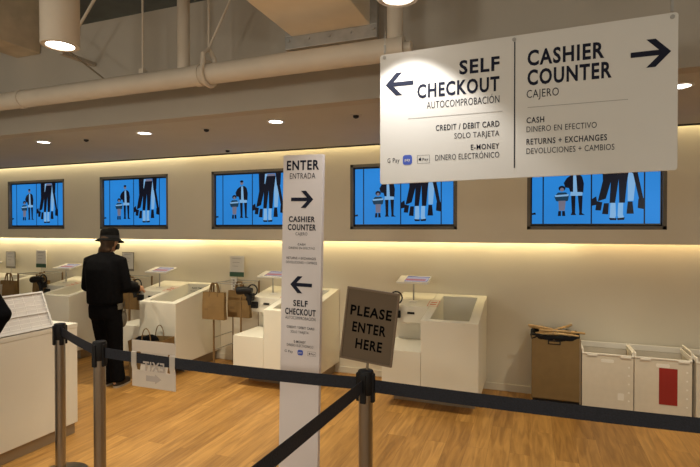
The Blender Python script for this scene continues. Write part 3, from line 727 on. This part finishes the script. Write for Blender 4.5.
# ------------------------------------------------------------------ tall ENTER totem
SY = 2.40
to = thing('enter_totem', 'tall narrow white ENTER totem standing on the floor behind the belt', 'sign', (-1.222, SY, 0), rot=(0, R(1.15), 0))
MB().box(-.120, .120, 0, .03, .012, 2.022).build('panel', M['totem'], to, bevel=.002)
MB().box(-.15, .15, -.14, .17, 0, .012).build('base_plate', M['steel'], to, bevel=.003)
K = 2.66 / 485
def tz(y): return 1.62 - (y - 228) * K
def tx(x, y):            # along the panel, from its centre line
    cx = 304 - (y - 155) * .0155; return (x - cx) * K * 1.117
n = MB()
def tt(s, x0, x1, y0, y1, bold):
    q = MB(); text(q, s, tx(x0, y1), tx(x1, y1), tz(y1), tz(y0) - tz(y1), -.0012, bold); q.build('lettering', M['ink'], to, fix=False)
tt('ENTER', 287.9, 320, 160.3, 170, True); tt('ENTRADA', 291, 316.3, 173, 178.6, False)
tt('CASHIER', 290, 316, 216.3, 222, True); tt('COUNTER', 289, 317, 224.2, 230.3, True); tt('CAJERO', 296.8, 308.6, 232.3, 235.3, False)
tt('CASH', 299, 306.6, 243.4, 245.5, True); tt('DINERO EN EFECTIVO', 290, 316, 247, 249.2, False)
tt('RETURNS + EXCHANGES', 287.8, 317, 257.2, 259.5, True); tt('DEVOLUCIONES + CAMBIOS', 287.3, 318, 261.4, 263.8, False)
tt('SELF', 294.5, 309, 300.6, 306.8, True); tt('CHECKOUT', 286.3, 316.8, 309.2, 315.6, True); tt('AUTOCOMPROBACI\u00d3N', 286.5, 316.6, 317.2, 320.2, False)
tt('CREDIT / DEBIT CARD', 288, 315.5, 327, 329.4, True); tt('SOLO TARJETA', 292, 310, 331.6, 334, False)
tt('E-MONEY', 295.3, 307, 341.4, 343.9, True); tt('DINERO ELECTR\u00d3NICO', 288.2, 314.6, 345.2, 347.7, False)
arrow(n, tx(314.3, 200), tx(292.3, 200), tz(199.3), .047, -.0012, .020)
n.build('arrow', M['ink'], to, fix=False); n = MB()
arrow(n, tx(291.6, 285), tx(313.2, 285), tz(285), .047, -.0012, .020)
n.build('arrow', M['ink'], to, fix=False)
def logos(par, gx0, gx1, bx0, bx1, ax0, ax1, z0, z1, y):
    h = z1 - z0; n = MB()
    text(n, 'G Pay', gx0, gx1, z0 + h * .30, h * .45, y, False)
    n.build('pay_lettering', M['ink'], par, fix=False)
    q = MB(); q.flat(rrect(bx0, bx1, z0, z1, (bx1 - bx0) * .28), y); q.build('blue_badge', M['blue'], par, fix=False)
    q = MB(); text(q, 'pay', bx0 + h * .2, bx1 - h * .2, z0 + h * .38, h * .30, y - .0005, True); q.build('badge_lettering', M['white'], par, fix=False)
    q = MB(); zz0, zz1 = z0 + h * .08, z1 - h * .1; w_ = h * .03
    for a_ in ((ax0, ax1, zz0, zz0 + w_), (ax0, ax1, zz1 - w_, zz1), (ax0, ax0 + w_, zz0, zz1), (ax1 - w_, ax1, zz0, zz1)):
        q.flat([(a_[0], a_[2]), (a_[1], a_[2]), (a_[1], a_[3]), (a_[0], a_[3])], y)
    cx, cz, r = ax0 + (ax1 - ax0) * .24, (zz0 + zz1) / 2, h * .15
    pts = [(cx + r * math.cos(R(t)) * (1 if not (-30 < t < 30) else .82), cz + r * .95 * math.sin(R(t))) for t in range(-170, 190, 20)]
    q.flat(pts, y); q.flat([(cx, cz + r * 1.0), (cx + r * .45, cz + r * 1.25), (cx + r * .5, cz + r * 1.6), (cx + r * .05, cz + r * 1.35)], y)
    text(q, 'Pay', ax0 + (ax1 - ax0) * .42, ax1 - (ax1 - ax0) * .12, cz - h * .14, h * .27, y, True)
    q.build('boxed_pay_mark', M['ink'], par, fix=False)
logos(to, tx(285.8, 353), tx(294.2, 353), tx(299, 353), tx(304.4, 353), tx(309, 353), tx(317, 353), tz(356), tz(350.6), -.0012)

# ------------------------------------------------------------------ hanging sign
hs = thing('hanging_sign', 'wide white SELF CHECKOUT and CASHIER COUNTER sign hung from the ceiling', 'sign', (-.086, SY, 1.845))
HW = .654
outl = [(a_, b_ + .019 * max(0, a_ + .25) / (HW + .25)) for a_, b_ in rrect(-HW, HW, 0, .664, .014)]
MB().prism(outl, 0, .012).build('panel', M['white'], hs, bevel=.0015)
ox, oz = -.086, 1.845
n = MB(); yq = -.0012
def st(s, x0, x1, base, cap, bold=True):
    q = MB(); text(q, s, x0 - ox, x1 - ox, base - oz, cap, yq, bold); q.build('lettering', M['ink'], hs, fix=False)
st('SELF', -.338, -.151, 2.364, .068); st('CHECKOUT', -.545, -.151, 2.268, .070); st('AUTOCOMPROBACI\u00d3N', -.497, -.151, 2.213, .034, False)
st('CREDIT / DEBIT CARD', -.452, -.151, 2.100, .028); st('SOLO TARJETA', -.361, -.151, 2.056, .026, False)
st('E-MONEY', -.282, -.151, 1.996, .026); st('DINERO ELECTR\u00d3NICO', -.454, -.151, 1.954, .027, False)
st('CASHIER', -.027, .290, 2.369, .072); st('COUNTER', -.027, .320, 2.279, .072); st('CAJERO', -.030, .107, 2.222, .036, False)
st('CASH', -.030, .046, 2.105, .027); st('DINERO EN EFECTIVO', -.030, .262, 2.064, .026, False)
st('RETURNS + EXCHANGES', -.030, .303, 2.006, .027); st('DEVOLUCIONES + CAMBIOS', -.030, .332, 1.963, .026, False)
arrow(n, -.710 - ox, -.564 - ox, 2.351 - oz, .058, yq, .022); n.build('arrow', M['ink'], hs, fix=False); n = MB(); arrow(n, .542 - ox, .392 - ox, 2.366 - oz, .060, yq, .023)
n.build('arrow', M['ink'], hs, fix=False)
for a, b_, z in ((-.592, -.137, 2.171), (-.026, .383, 2.178)):
    n = MB(); n.flat([(a - ox, z - .0012 - oz), (b_ - ox, z - .0012 - oz), (b_ - ox, z + .0012 - oz), (a - ox, z + .0012 - oz)], yq)
    n.build('thin_rule', M['greyink'], hs, fix=False)
n = MB(); n.flat([(-.0855 - ox, .056), (-.0805 - ox, .056), (-.0805 - ox, .645), (-.0855 - ox, .645)], yq); n.build('divider_line', M['ink'], hs, fix=False)
logos(hs, -.700 - ox, -.636 - ox, -.619 - ox, -.571 - ox, -.545 - ox, -.482 - ox, 1.939 - oz, 1.989 - oz, yq)
for x, ze in ((-.716, .648), (-.086, .655), (.546, .664)):
    q = MB(); q.tube([(x - ox, -.004, ze), (x - ox, .016, ze)], .009, 12); q.build('eyelet', M['galv'], hs)
for x in (-.716, .546):
    q = MB(); q.tube([(x - ox, .006, .652), (x - ox, .006, 1.935)], .0012, 6); q.box(x - ox - .005, x - ox + .005, .002, .010, .672 if x < 0 else .69, .715 if x < 0 else .745); q.build('suspension_wire', M['galv'], hs)

# ------------------------------------------------------------------ people
def freeze(mb, name, material, parent, voxel, smooth_it=6, sub=0):
    o = mb.build(name, material, None)
    r = o.modifiers.new('r', 'REMESH'); r.mode = 'VOXEL'; r.voxel_size = voxel
    if smooth_it:
        s = o.modifiers.new('s', 'SMOOTH'); s.iterations = smooth_it; s.factor = .5
    bpy.context.view_layer.update()
    me = bpy.data.meshes.new_from_object(o.evaluated_get(bpy.context.evaluated_depsgraph_get()))
    old = o.data; o.modifiers.clear(); o.data = me; bpy.data.meshes.remove(old)
    if not me.materials: me.materials.append(material)
    for p_ in me.polygons: p_.use_smooth = True
    me.name = name; o.parent = parent; return o
def ell(cx, cy, z, rx, ry, n=20, p=2.3):
    out = []
    for i in range(n):
        a = 2 * math.pi * i / n; c, s_ = math.cos(a), math.sin(a)
        out.append((cx + rx * math.copysign(abs(c) ** (2 / p), c), cy + ry * math.copysign(abs(s_) ** (2 / p), s_), z))
    return out
def hand(mb, wrist, direction, palm_n, side, curl=.5, k=1.0):
    """palm, four unequal bent fingers and a thumb leaving the side of the palm"""
    d = Vector(direction).normalized(); n = Vector(palm_n); n = (n - d * n.dot(d)).normalized(); s_ = d.cross(n) * side
    w_ = Vector(wrist)
    mb.tube([w_ - d * .02, w_ + d * .02, w_ + d * .05, w_ + d * .085], [.024 * k, .029 * k, .033 * k, .030 * k], 10)
    for o_ in (-.018, .018): mb.tube([w_ + d * .02 + s_ * o_ * .6, w_ + d * .085 + s_ * o_], [.02 * k, .018 * k], 8)
    for i, (o_, L) in enumerate(((.030, .070), (.010, .080), (-.010, .074), (-.028, .058))):
        p_ = w_ + d * .078 + s_ * o_; pts = [p_ - d * .02]; a = 0; q = p_
        for j in range(3):
            pts.append(q); a += curl * (.6 if j == 0 else .9); q = q + (d * math.cos(a) + n * math.sin(a)) * (L * (.44, .32, .24)[j])
        pts.append(q); mb.tube(pts, [.0095 * k, .0095 * k, .009 * k, .0085 * k, .0065 * k], 8)
    b_ = w_ + d * .03 + s_ * .026
    mb.tube([b_ - s_ * .012, b_ + s_ * .014 + d * .018, b_ + s_ * .022 + d * .045 + n * .016, b_ + s_ * .018 + d * .066 + n * .03], [.014 * k, .0125 * k, .0105 * k, .008 * k], 8)

def person(loc, rz, label, arm_r, arm_l, hatted, lx=0):
    P_ = thing('person', label, 'person', loc, rz)
    sh_r, el_r, wr_r = arm_r; sh_l, el_l, wr_l = arm_l
    # body: one continuous surface
    b = MB()
    b.rings([ell(0, 0, .78, .15, .105), ell(0, 0, .90, .155, .11), ell(0, -.005, 1.02, .125, .095), ell(0, .0, 1.16, .15, .105), ell(0, .0, 1.27, .165, .10), ell(0, .0, 1.32, .11, .075), ell(0, .01, 1.345, .06, .055)])
    b.tube([(0, .005, 1.30), (0, .02, 1.36), (0, .035, 1.42)], [.058, .052, .055], 14)
    hx, hy, hz = (.02 if hatted else 0), .05, 1.475
    b.ball((hx, hy - .005, hz + .015), (.072, .092, .095), 18, 12); b.ball((hx, hy + .025, hz - .05), (.052, .062, .055), 14, 10)
    b.ball((hx, hy + .095, hz - .012), (.012, .020, .020), 8, 6)                     # nose
    b.tube([(hx, hy + .085, hz + .02), (hx, hy + .106, hz - .016)], [.008, .012], 8)
    for s_ in (-1, 1):
        b.ball((hx + s_ * .074, hy - .005, hz - .005), (.010, .020, .032), 8, 8)      # ears
        b.ball((hx + s_ * .028, hy + .082, hz + .008), (.013, .010, .008), 8, 6)      # brow and eyelid
    b.ball((hx, hy + .083, hz - .052), (.022, .012, .009), 8, 6)                      # lips
    for (S, E_, W_), sd in ((arm_r, 1), (arm_l, -1)):
        b.tube([S, Vector(S).lerp(Vector(E_), .5), E_, Vector(E_).lerp(Vector(W_), .4), W_], [.052, .044, .038, .036, .025], 12)
        fd = (Vector(W_) - Vector(E_)).normalized()
        hand(b, W_, fd, (-sd * .5, 0, -1) if abs(fd.z) < .8 else (-sd, .2, 0), -sd if abs(fd.z) < .8 else sd, .45)
    for s_ in (-1, 1):
        b.tube([(s_ * .08, 0, .84), (s_ * .078 + lx * .3, .01, .65), (s_ * .072 + lx * .6, .012, .46), (s_ * .072 + lx * .85, -.005, .28), (s_ * .072 + lx, -.015, .07)], [.088, .075, .056, .052, .036], 14)
        b.ball((s_ * .072 + lx, .035, .045), (.036, .105, .036), 12, 8)
    freeze(b, 'body', M['skin'], P_, .0075, 3)
    eyes = MB()
    for s_ in (-1, 1): eyes.ball((hx + s_ * .028, hy + .0875, hz + .003), (.009, .006, .006), 10, 8)
    eyes.build('eyes', M['black'], P_, smooth=True)
    # jacket
    j = MB()
    j.rings([ell(0, -.005, .845, .178, .132), ell(0, -.005, .875, .182, .135), ell(0, -.01, .97, .180, .133), ell(0, -.01, 1.08, .19, .135), ell(0, -.008, 1.20, .205, .135), ell(0, -.005, 1.275, .195, .115), ell(0, 0, 1.325, .13, .09), ell(0, .01, 1.36, .078, .075), ell(0, .012, 1.375, .07, .068)])
    for (S, E_, W_), sd in ((arm_r, 1), (arm_l, -1)):
        S, E_, W_ = Vector(S), Vector(E_), Vector(W_)
        inner = Vector((S.x * .6, S.y, S.z + .01))
        j.tube([inner, S, S.lerp(E_, .5), E_, E_.lerp(W_, .5), W_ - (W_ - E_).normalized() * .015], [.075, .080, .070, .064, .056, .047], 14)
        j.ball(E_, .062, 12, 8)
    freeze(j, 'jacket', M['cloth'], P_, .012, 5)
    if not hatted: MB().rings([ell(0, .012, 1.365, .074, .072), ell(0, .016, 1.40, .068, .068), ell(0, .016, 1.40, .060, .060), ell(0, .012, 1.365, .064, .062)], cap=False).build('collar', M['greycloth'] if hatted else M['cloth'], P_, smooth=True)
    # trousers, wide straight legs
    t = MB()
    t.rings([ell(0, 0, .70, .165, .12), ell(0, 0, .80, .17, .125), ell(0, 0, .92, .155, .115)])
    for s_ in (-1, 1):
        t.tube([(s_ * .078, 0, .82), (s_ * .076 + lx * .3, .005, .62), (s_ * .070 + lx * .6, .005, .42), (s_ * .070 + lx * .85, -.005, .22), (s_ * .072 + lx, .0, .055)], [.092, .085, .070, .066, .072], 16)
    freeze(t, 'trousers', M['cloth'], P_, .012, 4)
    for s_ in (-1, 1):
        fx = s_ * .072 + lx; sh = MB(); sh.rings([ell(fx, .055, .020, .045, .118), ell(fx, .055, .05, .044, .115), ell(fx, .035, .072, .042, .085), ell(fx, .0, .10, .040, .045)])
        so = sh.build('shoe', M['shoe'], P_, smooth=True)
        MB().rings([ell(fx, .055, .0, .046, .120), ell(fx, .055, .02, .047, .121)]).build('sole', M['sole'], so, smooth=True)
    # hair
    h = MB()
    h.ball((hx, hy - .02, hz + .025), (.079, .092, .098), 18, 12); h.ball((hx, hy - .06, hz - .05), (.062, .045, .075), 14, 10)
    if hatted: h.ball((-.03, hy - .055, hz - .095), (.045, .035, .06), 12, 8)
    freeze(h, 'hair', M['hair'], P_, .009, 3)
    if hatted:
        k = MB(); z = hz + .035; n_ = 32
        def brim(r, dz, f): return [(hx + r * .90 * math.cos(2 * math.pi * i / n_), hy - .005 + r * math.sin(2 * math.pi * i / n_) + f * .0, z + dz - .018 * (math.sin(2 * math.pi * i / n_)) * (r - .085) / .06) for i in range(n_)]
        k.rings([brim(.092, -.002, 0), brim(.120, -.018, 0), brim(.145, -.032, 0), brim(.147, -.027, 0), brim(.122, -.010, 0), brim(.098, .006, 0), brim(.096, .05, 0), brim(.090, .085, 0), brim(.075, .100, 0), brim(.04, .104, 0)], cap=True)
        ht = k.build('hat', M['hat'], P_, smooth=True)
        MB().rings([brim(.0985, .008, 0), brim(.0982, .034, 0), brim(.094, .034, 0), brim(.094, .008, 0)], cap=False).build('hat_band', M['black'], ht, smooth=True)
        mk = MB(); mk.rings([[(hx + .060 * math.sin(R(a)), hy + .030 + (.085 + dz_) * math.cos(R(a)) * sc, hz - .02 - .02 * q) for a in range(-100, 101, 20)] for q, sc, dz_ in ((0, 1, 0), (1, 1.03, .004), (2, .98, 0), (3, .82, 0))], cap=False)
        mk.build('face_mask', M['black'], P_, smooth=True)
        el = lambda z_, a_, b_: [(a_ * math.cos(R(t_)), b_ * math.sin(R(t_)), z_) for t_ in range(-15, 66, 8)]
        o1, o2, i2, i1 = el(.79, .180, .134), el(.85, .180, .134), el(.85, .166, .12), el(.79, .168, .122)
        MB().rings([o1, o2, i2, i1, o1], cap=False).build('shirt_hem', M['pouch'], P_, smooth=True)
        pb = MB(); pb.ball((.158, .07, .68), (.022, .045, .085), 14, 10); pb.tube([(.158, .045, .75), (.172, .07, .86), (.158, .095, .75)], .006, 6)
        pb.build('grey_pouch', M['pouch'], P_, smooth=True)
    return P_
person((-4.11, 3.77, 0), R(8), 'person in black hat and jacket standing at a checkout counter',
       ((.165, 0, 1.275), (.21, .04, 1.01), (.185, .26, .975)), ((-.165, 0, 1.275), (-.215, .0, 1.02), (-.16, .20, .92)), True, .075)
person((-3.13, 1.73, 0), R(75), 'person in dark jacket cut off by the left edge, only elbow showing',
       ((.185, 0, 1.27), (.27, -.08, 1.10), (.23, .05, .93)), ((-.185, 0, 1.27), (-.26, -.06, 1.04), (-.22, .03, .84)), False)
